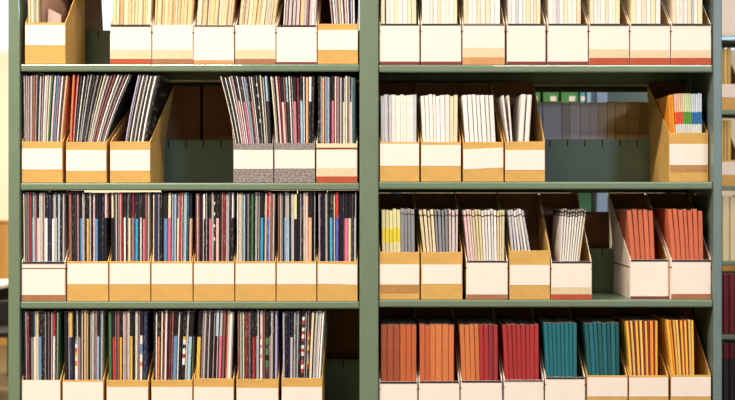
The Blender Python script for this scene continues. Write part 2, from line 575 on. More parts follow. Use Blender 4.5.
def book(name, w, h, d, bands, pages, cover='cover', rnd=0.3, bend=0.0, href=None, edges_col=None):
    href = href or h
    """bound block with a rounded spine at the front; bands = [(fraction of height, colour)...] from the top"""
    r = min(w * rnd, .004)
    prof = [(-w / 2, d), (-w / 2, r), (-w / 2 + r * .35, r * .3), (-w / 2 + r, 0), (w / 2 - r, 0), (w / 2 - r * .35, r * .3), (w / 2, r), (w / 2, d)]
    npf = len(prof)
    cuts = [1.0]
    for fr, c in bands:
        cuts.append(cuts[-1] - fr)
    cuts[-1] = 0.0
    if abs(bend) > .002:                        # a floppy issue: more cuts so that it can curve
        edges = sorted(set([round(c, 5) for c in cuts] + [round(i / 8 * href / h, 5) for i in range(9) if i / 8 * href / h < 1]), reverse=True)
        nb = []
        for hi, lo in zip(edges, edges[1:]):
            mid, acc = (hi + lo) / 2, 1.0
            for fr, c in bands:
                acc -= fr
                if mid >= acc - 1e-6:
                    break
            nb.append((hi - lo, c))
        bands, cuts = nb, edges
    verts, faces, fcol, fmat = [], [], [], []
    for c in cuts:
        verts += [(x + bend * curve(c * h / href), y, c * h) for x, y in prof]
    for i in range(len(bands)):
        for k in range(npf - 1):
            a = i * npf + k
            col = bands[i][1]
            if edges_col and k in (1, 2):
                col = edges_col[0] or col
            elif edges_col and k in (4, 5):
                col = edges_col[1] or col
            faces.append((a, a + npf, a + npf + 1, a + 1)); fcol.append(col); fmat.append(0)
        a = i * npf
        faces.append((a + npf - 1, a + 2 * npf - 1, a + npf, a)); fcol.append(pages); fmat.append(1)
    faces.append(tuple(range(npf))); fcol.append(pages); fmat.append(1)
    last = len(bands) * npf
    faces.append(tuple(reversed(range(last, last + npf)))); fcol.append(pages); fmat.append(1)
    me = bpy.data.meshes.new(name)
    me.from_pydata(verts, [], faces)
    me.materials.append(MATS[cover]); me.materials.append(MATS['pages'])
    ca = me.color_attributes.new('print_colour', 'FLOAT_COLOR', 'CORNER')
    buf = []
    for p, c, m in zip(me.polygons, fcol, fmat):
        p.material_index = m
        for _ in range(p.loop_total):
            buf += [c[0], c[1], c[2], 1.0]
    ca.data.foreach_set('color', buf)
    o = bpy.data.objects.new(name, me)
    COL.objects.link(o)
    return o


rng = random.Random(7)


def jit(c, k=0.07):
    f = 1 + rng.uniform(-k, k)
    return tuple(max(0.0, min(1.0, v * f * (1 + rng.uniform(-k, k) * .4))) for v in lin(c))


MULTI = [  # printed multi-colour spines
    [(.09, 'k'), (.05, 'w'), (.06, 'r'), (.05, 'B'), (.05, 'w'), (.05, 'r'), (.06, 'w'), (.04, 'r'), (.06, 'B'), (.05, 'w'), (.05, 'r'), (.06, 'w'), (.05, 'B'), (.08, 'r'), (.06, 'w'), (.06, 'r'), (.08, 'B')],
    [(.30, 'k'), (.08, 'r'), (.05, 'y'), (.08, 'n'), (.08, 'y'), (.06, 'R'), (.07, 'b'), (.07, 'y'), (.08, 'r'), (.13, 'k')],
    [(.35, 'k'), (.13, 'w'), (.15, 'b'), (.12, 'w'), (.06, 'o'), (.19, 'w')],
    [(.38, 'k'), (.05, 'y'), (.07, 'w'), (.06, 'k'), (.08, 'w'), (.06, 'r'), (.10, 'w'), (.20, 'k')],
    [(.38, 'k'), (.05, 'e'), (.06, 'b'), (.06, 'w'), (.06, 'r'), (.07, 'y'), (.06, 'w'), (.08, 'o'), (.18, 'w')],
    [(.12, 'k'), (.04, 'w'), (.12, 'k'), (.04, 'w'), (.14, 'k'), (.04, 'w'), (.15, 'k'), (.05, 'w'), (.3, 'k')],
    [(.36, 'P'), (.06, 'p'), (.08, 'w'), (.05, 'p'), (.1, 'w'), (.05, 'p'), (.3, 'w')],
    [(.38, 'k'), (.10, 'e'), (.06, 'K'), (.1, 'e'), (.08, 'k'), (.1, 'e'), (.18, 'K')],
]


def squeeze(bands):
    """patterns above are given for the visible upper part; the lowest band runs on behind the front"""
    out = [(f * .63, c) for f, c in bands]
    return out[:-1] + [(out[-1][0] + .37, out[-1][1])]


def parse(tok):
    """'kP3' -> top colour, lower colour, relative width; '*4:3' -> printed pattern 4, width 3"""
    if tok[0] == '*':
        k, wd = tok[1:].split(':')
        return squeeze(MULTI[int(k)]), 'multicoloured', float(wd)
    wd = float(tok[-1]) if tok[-1].isdigit() and len(tok) > 1 else 2.0
    cs = tok[:-1] if tok[-1].isdigit() and len(tok) > 1 else tok
    if len(cs) == 1:
        return [(1.0, cs)], CNAME[cs], wd
    return [(.235, cs[0]), (.765, cs[1])], CNAME[cs[0]] + ' and ' + CNAME[cs[1]], wd


def fill(tokens, file_x, Yf, zbase, xb, xt, ytop, ybot, dep, kind, where, cover, split=None, gap=.93,
         page=(226, 214, 190), hj=.004, yj=.004, group=None, rnd=.3, extra=None, floppy=None):
    """stand the tokens side by side behind the front panel; xb / xt: pixel range at the visible bottom and top"""
    Ys = Yf + T + .004
    toks = [parse(t) for t in tokens]
    tot = sum(t[2] for t in toks)
    u = 0.0
    sc = (D + Ys) / F
    zb, zt_ = Z(ybot, Ys), Z(ytop, Ys)
    floppy = kind in ('magazine', 'booklet') if floppy is None else floppy
    slope = (zt_ - zb) / (zt_ - zbase)
    def base(u):
        lo = xb[0] + (xb[1] - xb[0]) * u
        hi = xt[0] + (xt[1] - xt[0]) * u
        return lo if floppy else lo - (hi - lo) * (1 - slope) / slope
    fb = FILES[-1]
    q_hf = fb['hf'] / (zt_ - zbase)
    q_hf = curve(q_hf) if floppy else q_hf
    xb = list(xb)
    xl_w = (fb['x0'] + T + .0006) / sc + HX
    xr_w = (fb['x1'] - T - .0006) / sc + HX
    for _ in range(3):
        for e_ in (0, 1):
            b0 = base(e_)
            at_hf = b0 + (xt[e_] - b0) * q_hf
            if e_ == 0:
                xb[0] += max(0.0, xl_w - min(b0, at_hf)) * 1.3
            else:
                xb[1] -= max(0.0, max(b0, at_hf) - xr_w) * 1.3
    span = min(base(1) - base(0), xt[1] - xt[0]) * sc
    for i, (bands, cn, wd) in enumerate(toks):
        uc = (u + wd / 2) / tot
        x0 = X(base(uc), Ys)
        x_hi = X(xt[0] + (xt[1] - xt[0]) * uc, Ys)
        w = wd / tot * span * gap
        dx = x_hi - x0
        if floppy:
            ang, bend, h = 0.0, dx, zt_ - zbase
        else:
            ang, bend = math.atan2(dx, zt_ - zbase), 0.0
            h = (zt_ - zbase) / math.cos(ang)
        h += rng.uniform(-hj, hj * .5)
        fb = FILES[-1]
        q = min(1.0, fb['hb'] / (zt_ - zbase))
        off = dx * (curve(q) if floppy else q)
        z_in = min(fb['hb'], zt_ - zbase)
        grow = (fb['hb'] - fb['hf']) / (z_in - fb['hf'])
        fb['fl'][0] = min(fb['fl'][0], (x0 + off - w / 2 - (fb['x0'] + T) - .0012) * grow)
        fb['fl'][1] = max(fb['fl'][1], (x0 + off + w / 2 - (fb['x1'] - T) + .0012) * grow)
        if split and len(bands) == 2:
            bands = [(split, bands[0][1]), (1 - split, bands[1][1])]
        bb = [(f, jit(PAL[c])) for f, c in bands]
        if extra:
            bb = extra(i, bb)
        ec = None
        if kind == 'magazine':                  # folded cover edges: dark print on one side, pale paper on the other
            ec = rng.choice([(lin((40, 34, 36)), None), (lin((30, 26, 28)), None), (None, None), (None, None), (None, lin((26, 22, 24))), (None, lin((224, 216, 204))), (lin((40, 34, 36)), lin((224, 216, 204))),
                             (lin((200, 188, 176)), lin((36, 32, 34))), (None, lin((30, 26, 28)))])
        o = book(kind, w, h, dep + rng.uniform(-.006, .006), bb, jit(page), cover, rnd, bend, zt_ - zbase, ec)
        o.location = (x0, Ys + rng.uniform(0, yj), zbase + .0005 + abs(math.sin(ang)) * w / 2)
        o.rotation_euler = (0, ang, 0)
        tag(o, '%s %s, %s from left in %s' % (cn, kind, ORD[i], where), kind, group)
        u += wd


ROWN = ['top', 'second', 'third', 'bottom']
BOXNO = {}
FILES = []


def put_file(bay, row, x0, x1, ytop, ybot, card, marks, look, Yf=.003, hb=.285, dep=.25, rz=0.0):
    """marks in photo pixels: (part, y0, y1, material, inset px, slope px)"""
    zb = SH_Z[bay][row] + .0006
    hf = Z(ytop, Yf) - zb
    s = (D + Yf) / F
    k = 1.0 / (D + Yf) * F
    mk = []
    for nm, a, b, mm, ins, sl in marks:
        za = max(.0005, Z(b, Yf) - zb)
        zc = min(hf - .0002, Z(a, Yf) - zb)
        mk.append((nm, za, zc, mm, ins * s, sl * s))
    e = magazine_file(((X(x0, Yf) + X(x1, Yf)) / 2, Yf, zb), (x1 - x0) * s, hf, hb, dep, card, rz, mk, True)
    BOXNO[(bay, row)] = BOXNO.get((bay, row), 0) + 1
    no = BOXNO[(bay, row)]
    side = 'left' if bay == 0 else 'right'
    tag(e, '%s, %s on %s %s shelf' % (look, ORD[no - 1], ROWN[row - 1], side), 'magazine file', 'magazine files on the green shelves')
    where = '%s file of %s %s shelf' % (ORD[no - 1], ROWN[row - 1], side)
    FILES.append(dict(e=e, bay=bay, row=row, x0=X(x0, Yf), x1=X(x1, Yf), hf=hf, hb=hb, z=zb, fl=[0.0, 0.0]))
    return Yf, zb + T, where


def lab(a, b, ins=.4, sl=0):
    return ('label', a, b, 'label_paper', ins, sl)


TAN = 'tan cardboard magazine file'
WHT = 'white magazine file'
MG = 'magazines in the left bay'
BK = 'booklets on the top left shelf'
JR = 'journals in the right bay'


def white_marks(t, b, rim='rim_black', band=None, tape=None, label=None, bandc='band_red', rule=True):
    """t top, b bottom; band / tape: their top pixel"""
    m = []
    lt = t + 2.2
    if rim:
        m.append(('rim', t - .2, t + 2.0, rim, .8, 0))
    if rule:
        m.append(('red_rule', t + 7, t + 8.3, 'band_red', 0, 0))
    bt = band if band else b - 1.4
    m.append(('base_band', bt, b + 5, bandc, 0, 0))
    tp = tape if tape else None
    if tp:
        m.append(('tape', tp, bt - .1, 'tape', .6, 0))
    la = label if label else (lt, tp if tp else bt)
    m.append(('label', la[0], la[1] - .1, 'label_paper', .9, 0))
    # keep layers from sharing one plane
    return m


# ---- left bay, top shelf
r = 1
cR = random.Random(3)


def rand_toks(pool, n, wmin=1.4, wmax=3.2):
    out = []
    for i in range(n):
        if i % 4 == 2:
            out.append(cR.choice('ntu') + '1')
            continue
        out.append(cR.choice(pool) + '%d' % cR.randint(int(wmin * 2), int(wmax * 2)))
    return out


Yf, zb, wh = put_file(0, r, 25, 65.5, 22.5, 63.5, 'tan', [lab(25, 45.3)], TAN + ' with broad white label')
fill(['f2', 'c2', 'G1', 'f2'], 0, Yf, zb, (28, 39), (27, 38), -30, 22, .2, 'booklet', wh, 'cover', gap=.85, group=BK)
ws = zb + .0005                                            # curled brown paper sheet and a pale card
pts = []
for i in range(9):
    a = i / 8
    pts.append((X(43 + 18 * a, .06), .035 + .12 * a * a, 0))
v = []
for i, (x, y, _) in enumerate(pts):
    v += [(x, y, ws), (x, y + .0016, ws), (x, y, ws + .25), (x, y + .0016, ws + .25)]
f = []
for i in range(8):
    a, b = i * 4, i * 4 + 4
    f += [(a, b, b + 2, a + 2), (a + 1, a + 3, b + 3, b + 1), (a, a + 1, b + 1, b), (a + 2, b + 2, b + 3, a + 3)]
f += [(0, 2, 3, 1), (32, 33, 35, 34)]
tag(mesh_obj('paper_sheet', v, f, 'kraft', smooth=True), 'curled brown paper sheet in the tan file at the top left', 'paper')
c = X(53, .05)
card_o = MB().prism_y([(-.02, 0), (.02, 0), (.026, .132), (-.008, .15)], 0, .0012).build('card', 'pink_card', None, (c, .034, ws))
tag(card_o, 'pale folded card in front of the curled brown sheet, top left file', 'paper')

PT = 'CcCfCcCtc'
put = put_file
Yf, zb, wh = put(0, r, 110, 151.3, 24.5, 63.5, 'white', white_marks(24.5, 63.5, 'rim_black', 59, 50, (31, 50), 'band_orange'), WHT + ' with orange base band')
fill(rand_toks(PT, 14), 0, Yf, zb, (111, 150), (113, 153), -38, 25, .2, 'booklet', wh, 'cover', gap=.97, rnd=.15, group=BK)
Yf, zb, wh = put(0, r, 152.3, 193, 25, 63.5, 'white', white_marks(25, 63.5, None, 59, 50, (26, 50), 'band_brown'), WHT + ' with brown base band and cream tape')
fill(rand_toks(PT, 15), 0, Yf, zb, (153.5, 192), (157, 197), -38, 25, .2, 'booklet', wh, 'cover', gap=.97, rnd=.15, group=BK)
Yf, zb, wh = put(0, r, 193.6, 234, 25, 63.5, 'white', white_marks(25, 63.5, 'rim_grey', 60.3, None, (26.5, 60.3), 'band_tan'), WHT + ' with grey rim and narrow tan base band')
fill(rand_toks(PT, 15), 0, Yf, zb, (195, 233), (201, 240), -38, 25, .2, 'booklet', wh, 'cover', gap=.97, rnd=.15, group=BK)
Yf, zb, wh = put(0, r, 235.2, 275.6, 25, 63.5, 'white', white_marks(25, 63.5, None, 59, 50, (26, 50), 'band_brown'), WHT + ' with small mark on its cream tape')
fill(rand_toks('CcwtCcGC', 16), 0, Yf, zb, (236.5, 274.5), (246, 284), -38, 25, .2, 'booklet', wh, 'cover', gap=.97, rnd=.15, group=BK)
Yf, zb, wh = put(0, r, 276.4, 316.8, 25, 63.5, 'white', white_marks(25, 63.5, 'rim_black', None, None, None), WHT + ' with thin dark red bottom line')
fill(['w1', 'R1', 'G2', 'k1', 'P3', 'K1', 'G3', 'n1', 'P3', 'k1', 'O4', 'G2', 'u2', 'K1', 'P3', 'w2', 'G2'], 0, Yf, zb, (282, 315), (287.5, 319), -38, 25, .2, 'booklet', wh, 'cover', gap=.97, rnd=.15, group=BK)
Yf, zb, wh = put(0, r, 317.6, 358, 23.8, 63.5, 'tan', [lab(30, 50)], TAN + ' with white label beside middle post')
fill(['P1', 'k1', 'w2', 'G2', 'u1', 'f2', 'w2', 'K1', 'P2', 'w2', 'k1', 'l2', 'w2'], 0, Yf, zb, (334, 355.5), (325, 354), -38, 24, .2, 'booklet', wh, 'cover', gap=.85, group=BK)

# ---- left bay, second shelf
r = 2


def mags(toks, Yf, zb, wh, xb, xt, ytop, ybot, dep=.2, **k):
    fill(toks.split(), 0, Yf, zb, xb, xt, ytop, ybot, dep, 'magazine', wh, 'cover', group=MG, **k)


Yf, zb, wh = put(0, r, 21.7, 62.5, 141.5, 182.5, 'tan', [lab(148.5, 169.5)], TAN + ' with colourful magazines')
mags('K2 u2 n2 G3 n3 K3 G3 u2 w2 G2 c2 e2 P3 b2 u2 w2 K2 O2', Yf, zb, wh, (23, 61), (22.5, 68), 75, 141)
Yf, zb, wh = put(0, r, 66, 106.5, 142, 182.5, 'tan', [lab(150, 171)], TAN + ' overfull with magazines leaning far right')
mags('o3 r2 K2 w2 k2 G2 K2 g2 K2 c2 G2 u2 n2 w2 G2 u2 w2 k1', Yf, zb, wh, (68, 99), (71, 132), 75, 142, dep=.19)  # last thin black issue added to stand in for the shaded interior
Yf, zb, wh = put(0, r, 110, 150.3, 141.5, 182.5, 'tan', [lab(150, 170.8)], TAN + ' with few leaning magazines, beside empty gap')
mags('l2 k2 w2 K2 G2 k2 w2 K2 w2 k4', Yf, zb, wh, (121, 143.5), (138, 161), 75, 141, dep=.19)
Yf, zb, wh = put(0, r, 233.3, 273.3, 143.5, 182.5, 'grey', [lab(150, 168.8)], 'speckled grey magazine file with white label, beside empty gap')
mags('c2 k2 w2 k2 w2 u3 kP3 w2 Kp3 G2 b2 k2 kn3 w2 k3 *5:2 k2 c3 G2 sK4', Yf, zb, wh, (239, 272), (219.5, 268), 76.5, 143.5)
Yf, zb, wh = put(0, r, 274.3, 315, 143, 182.5, 'grey', [lab(150, 168.5)], 'speckled grey magazine file with white label')
mags('c2 K2 P3 R2 kP3 n2 sK3 w2 K2 kp4 R3 ks3 w2 O4 wk3 k3', Yf, zb, wh, (276, 313.5), (270, 315), 76.5, 143)
Yf, zb, wh = put(0, r, 316.3, 357.3, 143.5, 182.5, 'cream', white_marks(143.5, 182.5, None, 176.5, 168.5, (150, 168.5), 'band_orange', rule=False) + [('red_rule', 147.6, 149.4, 'band_red', 0, 0)], 'cream magazine file with red rule and orange base')
mags('k3 z2 O2 R2 b4 k2 kp4 c2 u3 G3 Bc4 c3 G2 kP3 E4', Yf, zb, wh, (318, 356), (318, 356), 76.5, 143.5)

# ---- left bay, third shelf
r = 3
L3 = [(21.7, 65.2), (67.2, 108.3), (109.3, 150.3), (151.3, 192.6), (193.6, 234.3), (235.3, 275.6), (276.6, 316.4), (317.4, 357.6)]
L3T = [
    'c2 g2 u2 r2 Es3 u2 kP4 G2 n2 kw4 B2 kw4 kG3 s2 k2 G2',
    'n3 k3 K2 u3 kb4 k2 ky3 G2 k2 P2 kb4 k2 B3 Pk3',
    'ck3 K2 G2 u2 r4 kw3 k2 kc3 Ru3 ka4 K2 kw2 kp3 n2 G2',
    'c1 B4 G1 k3 kb5 cp4 G1 b3 vc3 r2 w1 K2 s2 E2 kO3',
    'n3 R2 k2 wk3 k2 kp3 c1 *5:3 kP3 k2 n2 R2 G2 B3 wk2',
    'w2 c2 G2 s2 k2 g2 k2 e2 k3 K2 G1 ka4 k2 c1 ri4 n2 G2',
    'n2 c1 g2 kb4 Gs3 k2 G2 xk4 k2 B3 c2 P3 kO5 k2',
    'v3 k3 g2 G1 k2 ka4 xc2 ri4 k3 B2 kp4 kc3 K2 kG3']
looks3 = ['with brown base band beside left post', 'next to the white one', 'packed with magazines', 'holding dark-spined magazines',
          'holding mostly black-spined magazines', 'holding magazines leaning slightly right', 'holding magazines with tall dark spines', 'beside middle post']
for i, (a, b) in enumerate(L3):
    if i == 0:
        Yf, zb, wh = put(0, r, a, b, 261.5, 300.5, 'white', white_marks(261.5, 300.5, 'rim_black', 295, None, (270, 295), 'band_brown', rule=False) + [('red_rule', 268, 269, 'band_red', 0, 0)], WHT + ' ' + looks3[0])
    else:
        Yf, zb, wh = put(0, r, a, b, 261.3, 300.5, 'tan', [lab(263.5 + (.6 if i == 7 else 0), 284.3, .4, -.5 if i == 7 else 0)], TAN + ' ' + looks3[i])
    ln = {3: 2.0, 4: 1.0, 5: 1.6}.get(i, 0)
    mags(L3T[i], Yf, zb, wh, (a + 1.6, b - 1.6), (a + 1.0 + ln * .4, b - 1.2 + ln * .5), 193, 261.5)

# ---- left bay, bottom shelf
r = 4
L4 = [(21.7, 60.5, 380, 380.4), (62.5, 103.5, 380, 382), (106.5, 148.3, 380, 387), (151.3, 192.5, 380, 387), (193.6, 233.8, 378.5, 387), (236.3, 278.5, 379, 388), (281.5, 322.3, 378, 387)]
L4T = [
    'k2 K2 R4 kz4 Ec4 yc2 kb5 k2 g2 k3 u1 k2 G2 rw3 k2 e3',
    'k4 K2 yB4 k2 *4:4 ku4 c2 t4 y2 k2 G2 w2 g2 u2 ks3 b2 c1',
    'e4 kr4 u1 n4 ky3 P2 G2 u3 c1 ky4 k3 w2 u2 *2:4 B4',
    'k2 w2 ko3 c2 R2 w2 k2 R2 n2 kb4 w2 k2 *3:4 G2 ks5',
    'ky4 k1 u2 G2 K2 G2 k4 R2 sk3 Gp4 n3 nr4 w3 k2',
    'n2 G2 e1 c2 R4 u1 K2 kr3 kz4 *6:4 n2 *7:4 ku3 k2 l3',
    'l2 k4 B2 kG4 G2 b1 G2 k2 *0:5 K2 *1:4 c4 G3 G2 w2 w3']
looks4 = ['beside left post, label reaching its top', 'with label almost reaching its top', 'with tan edge above its label', 'with magazines leaning right',
          'with mostly dark magazines', 'with lavender magazine at its right', 'last before the dark gap']
for i, (a, b, t, l0) in enumerate(L4):
    Yf, zb, wh = put(0, r, a, b, t, 419, 'tan', [lab(l0, 410)], TAN + ' ' + looks4[i])
    sh = {3: (1, 3.5), 4: (3.5, 2), 6: (0, 4)}.get(i, (0, 0))
    mags(L4T[i], Yf, zb, wh, (a + 1.6, b - 1.8), (a + 1.0 + sh[0], b - 1.0 + sh[1]), 311.5, 379)


# ---- right bay
def jour(toks, Yf, zb, wh, xb, xt, ytop, ybot, dep=.2, cover='cloth_cover', **k):
    k.setdefault('rnd', .1)
    fill(toks.split(), 0, Yf, zb, xb, xt, ytop, ybot, dep, 'journal', wh, cover, group=JR, **k)


r = 1
W1 = [(379.6, 419.5), (421, 461.3), (462.6, 504.8), (507, 545.6), (547.6, 588), (589.2, 629.2), (630.2, 670.3), (671.3, 711.2)]
W1m = [dict(rim='rim_black'), dict(rim='rim_black'), dict(rim='rim_grey', band=57.5, tape=48, label=(26, 48), bandc='band_tan'), dict(rim='rim_black'),
       dict(rim='rim_black'), dict(rim='rim_black', band=58, tape=49.5, label=(29.5, 49.5), bandc='band_orange'),
       dict(rim='rim_black', band=58, tape=50.5, label=(30, 50.5), bandc='band_orange'), dict(rim='rim_black', band=58, tape=50.5, label=(30, 50.5), bandc='band_orange')]
W1l = ['beside middle post', 'with thin dark red bottom line', 'with tan base band', 'with plain label, after the tan-banded one', 'with plain label, before the orange-banded ones',
       'with orange base and cream tape', 'with orange base, between two alike', 'with orange base beside right post']
W1t = ['c4 K1 q4 w4 c4 q4 w5 c4 c5', 'q4 w3 q4 w4 c4 w4 q4 w4 c4', 'c4 q4 w4 c4 w4 c5 w4 w5', 'q4 w4 j3 w4 q4 c4 w4 c3 c4', 'w4 q3 j3 w4 c4 w4 w4 c4', 'c4 w4 q3 w5 c4 w4 q3 c5', 'c5 w5 c5 w4 c5 w5', 'c4 w4 q4 w4 c4 j3 w4 c5']
for i, (a, b) in enumerate(W1):
    t = 23.6
    Yf, zb, wh = put(1, r, a, b, t, 63, 'white', white_marks(t, 63, **W1m[i]), WHT + ' ' + W1l[i])
    m_ = (3, 4, 4.5, 5, 7, 9, 9.5, 8.5)[i]
    jour(W1t[i], Yf, zb, wh, (a + 1.2, b - m_), (a + 1.2, b - m_ - .2), -36, 24, gap=.95)

r = 2
Yf, zb, wh = put(1, r, 379.8, 419.3, 142, 182, 'tan', [lab(143.8, 165.8)], TAN + ' with pale grey journals, beside middle post')
jour('j4 j4 z1 j3 q5 q5 q4 w3 q4 w3 j4', Yf, zb, wh, (381, 416.5), (380.5, 416.5), 95, 142, gap=.98)
Yf, zb, wh = put(1, r, 421, 461, 142, 182, 'tan', [lab(145, 166)], TAN + ' with upright white journals')
jour('q4 w4 w4 q3 w4 w5 q5 c4 c4', Yf, zb, wh, (422.5, 457.5), (420.5, 458), 95, 142, gap=.98)
Yf, zb, wh = put(1, r, 463, 503.5, 142, 182, 'tan', [lab(148.5, 168.5, .4, .9)], TAN + ' with crooked white label')
jour('w5 w5 w4 q4 w5 q4 w5', Yf, zb, wh, (465, 496), (462, 493.5), 95, 142, gap=.85)
Yf, zb, wh = put(1, r, 505, 545, 141.5, 181.5, 'tan', [lab(150, 170)], TAN + ' with four white journals, beside the gap')
jour('q4 w4', Yf, zb, wh, (506.4, 513.5), (500, 511), 94.5, 141.5, gap=.9, dep=.19)
fill(['w5', 'w5'], 0, Yf, zb, (518.2, 530), (521, 533), 94.5, 141.5, .19, 'journal', 'right half of ' + wh, 'cloth_cover', gap=.78, group=JR)
Yf, zb, wh = put(1, r, 669, 708.3, 132.7, 180, 'tan', [lab(144, 165, .5), ('tape', 165.2, 172, 'tape_brown', 1.5, 0)], 'taller tan magazine file with brown tape', Yf=.04, hb=.286)


def col_bands(i, bb):
    g = {0: 'h', 1: 'r', 2: 'e', 3: 'a'}
    if i < 6:
        return [(1.0, lin((240, 150, 30)))]
    c = (232, 84, 44) if i < 11 else ((92, 160, 44) if i < 15 else (48, 118, 176))
    top = (236, 190, 160) if i < 11 else ((214, 222, 170) if i < 15 else (206, 216, 220))
    return [(.21, jit(top)), (.14, jit(c, .12)), (.65, jit((222, 222, 212)))]


fill(['h2'] * 5, 0, Yf, zb, (671.8, 677), (668, 673), 95, 133, .19, 'journal', wh, 'cloth_cover', gap=.9, group=JR, extra=lambda i, bb: [(1.0, jit((240, 150, 30), .15))], hj=.002, yj=.002, floppy=True)
fill(['d2'] * 4 + ['x2'] * 4 + ['s2'] * 5, 0, Yf, zb, (677.4, 702.5), (673.6, 702), 93.5, 133, .19, 'journal', 'right part of ' + wh, 'cloth_cover', gap=.9, group=JR, extra=lambda i, bb: col_bands(6 if i < 4 else (11 if i < 8 else 15), bb), hj=.002, yj=.002, floppy=True)

r = 3
Yf, zb, wh = put(1, r, 379.5, 419.5, 252, 300, 'tan', [lab(264.3, 284.5), ('tape', 284.7, 293, 'tape_brown', 1, 0)], TAN + ' with brown tape beside middle post')


def yel(i, bb):
    if i < 5:
        return [(.21, jit((214, 206, 150))), (.16, jit((222, 198, 50))), (.63, jit((216, 204, 156)))]
    return [(.05, jit((150, 146, 144))), (.012, lin((40, 36, 36))), (.938, bb[0][1])]


def ruled(i, bb):
    return [(.055, bb[0][1]), (.014, lin((50, 34, 34))), (.931, bb[0][1])]


jour('x4 x4 f4 x4 f4 z4 z3 z4 z4', Yf, zb, wh, (382, 415), (381.5, 414.5), 209.5, 252, gap=.9, extra=yel)
Yf, zb, wh = put(1, r, 421, 462.5, 252, 300, 'tan', [lab(264.5, 284, 1)], TAN + ' with cream, grey and pink journals')
jour('f4 c4 f3 c4 z3 z4 z3 z4 J3 J4 J3', Yf, zb, wh, (423, 458), (418.5, 458.5), 210, 252, gap=.9, extra=ruled)
Yf, zb, wh = put(1, r, 466.3, 507.8, 260.5, 300, 'white', white_marks(260.5, 300, 'rim_black', 294.5, None, (262.5, 294.5), 'band_brown'), WHT + ' with brown base, between two tan ones')
jour('P3 J3 P2 f3 f3 f3 q3 q3 q3 q3 w3 f3 c2 f3', Yf, zb, wh, (468, 504.5), (463, 505), 210, 260.5, gap=.92, extra=ruled)
Yf, zb, wh = put(1, r, 509.5, 550, 250.5, 300, 'tan', [lab(265, 285)], TAN + ' half full of grey-white journals leaning left')
jour('j4 j4 q4 j4 q4 j4', Yf, zb, wh, (511, 531), (508, 523.5), 210, 250.5, gap=.82, extra=ruled, dep=.18)
Yf, zb, wh = put(1, r, 551.2, 591.8, 261.2, 300, 'white', white_marks(261.2, 300, 'rim_black', 294.3, 287.5, (263, 287.5), 'band_orange'), WHT + ' with orange base beside dark gap')
jour('q3 w3 q3 w3 q3 w3 q3 w3 f3', Yf, zb, wh, (553.5, 580), (562, 587), 209.5, 261, gap=.84, dep=.18,
     extra=lambda i, bb: [(.025, jit((150, 140, 128))), (.02, lin((44, 36, 34))), (.02, jit((180, 170, 158))), (.012, lin((40, 36, 36))), (.923, bb[0][1])])
Yf, zb, wh = put(1, r, 630.2, 668.8, 259.5, 297, 'white', white_marks(259.5, 297, 'rim_black', 296.3, None, (261.5, 296.3), 'band_red', rule=False), WHT + ' showing its left side beside dark gap', Yf=.035)
jour('d5 d5 d5 d5 d5', Yf, zb, wh, (632, 656), (626.5, 653.5), 210, 259, gap=.93, floppy=True)
Yf, zb, wh = put(1, r, 671.3, 711.3, 259.8, 298, 'white', white_marks(259.8, 298, 'rim_black', 294, None, (262, 294), 'band_brown'), WHT + ' with orange-red journals beside right post', Yf=.014)
jour('d5 d5 d5 2 d5 d5 25'.replace(' 2 ', ' d4 ').replace('25', 'd5'), Yf, zb, wh, (673, 704), (667, 703), 210, 259, gap=.95, floppy=True)

r = 4
Q4 = [(379.5, 417.5, 381.5, 'w'), (418.8, 459.6, 381, 'w'), (460.8, 502.3, 380.5, 'w'), (504, 543.8, 379.7, 'w'), (545.2, 585.3, 377, 'w'), (587, 627.6, 375.5, 't'), (629, 668.5, 375.5, 't'), (670.8, 711, 375, 't')]
Q4t = ['15 15 15 25 24 24', '24 24 34 35 35 34', '34 34 34 34 44 44 54 44', '44 44 44 44 44 44 44 44', '64 64 64 64 64 64 64 64', '74 64 64 74 64 74 64 74', '83 51 93 52 83 51 93 52 83 52 h4 51 83', '83 h2 51 83 93 51 83 r1 83 51 93 83']
Q4l = ['with rust-coloured journals', 'with orange journals', 'with orange and red journals', 'with scarlet journals', 'with teal journals', 'with dark teal journals', 'with yellow journals', 'with yellow journals beside right post']
Q4x = [(381, 416.5, 380.8, 416.5), (420.2, 454, 419.5, 454), (462.2, 498, 459.5, 498), (505.4, 539, 502.5, 539), (546.6, 577, 543.6, 577), (588.4, 620, 584, 619.5), (630.4, 658, 625.5, 658), (672.2, 695, 666, 694)]
Q4y = [325, 325, 325, 325, 323, 323, 321, 320]
for i, (a, b, t, k) in enumerate(Q4):
    if k == 'w':
        Yf, zb, wh = put(1, r, a, b, t, 419, 'white', white_marks(t, 416, 'rim_black' if i != 3 else 'rim_grey'), WHT + ' ' + Q4l[i])
    else:
        Yf, zb, wh = put(1, r, a, b, t, 419, 'tan', [lab(t + 2, 396.5)], TAN + ' ' + Q4l[i])
    toks = Q4t[i]
    xl, xr, tl, tr = Q4x[i]
    jour(toks, Yf, zb, wh, (xl, xr), (tl, tr), Q4y[i], t, gap=.97 if i < 6 else .9, hj=.002, floppy=True, page=(120, 96, 74))  # page tops darkened to carry the shade of the shelf above

for a in FILES:                                           # neighbours press their bent walls together
    for b in FILES:
        g = b['x0'] - a['x1']
        if a is not b and a['bay'] == b['bay'] and a['row'] == b['row'] and 0 <= g < .03:
            g -= .0004
            if a['fl'][1] - g > b['fl'][0]:
                if a['fl'][1] > -b['fl'][0]:
                    b['fl'][0] = a['fl'][1] - g
                else:
                    a['fl'][1] = b['fl'][0] + g
for a in FILES:
    file_walls(a['e'], *a['fl'])

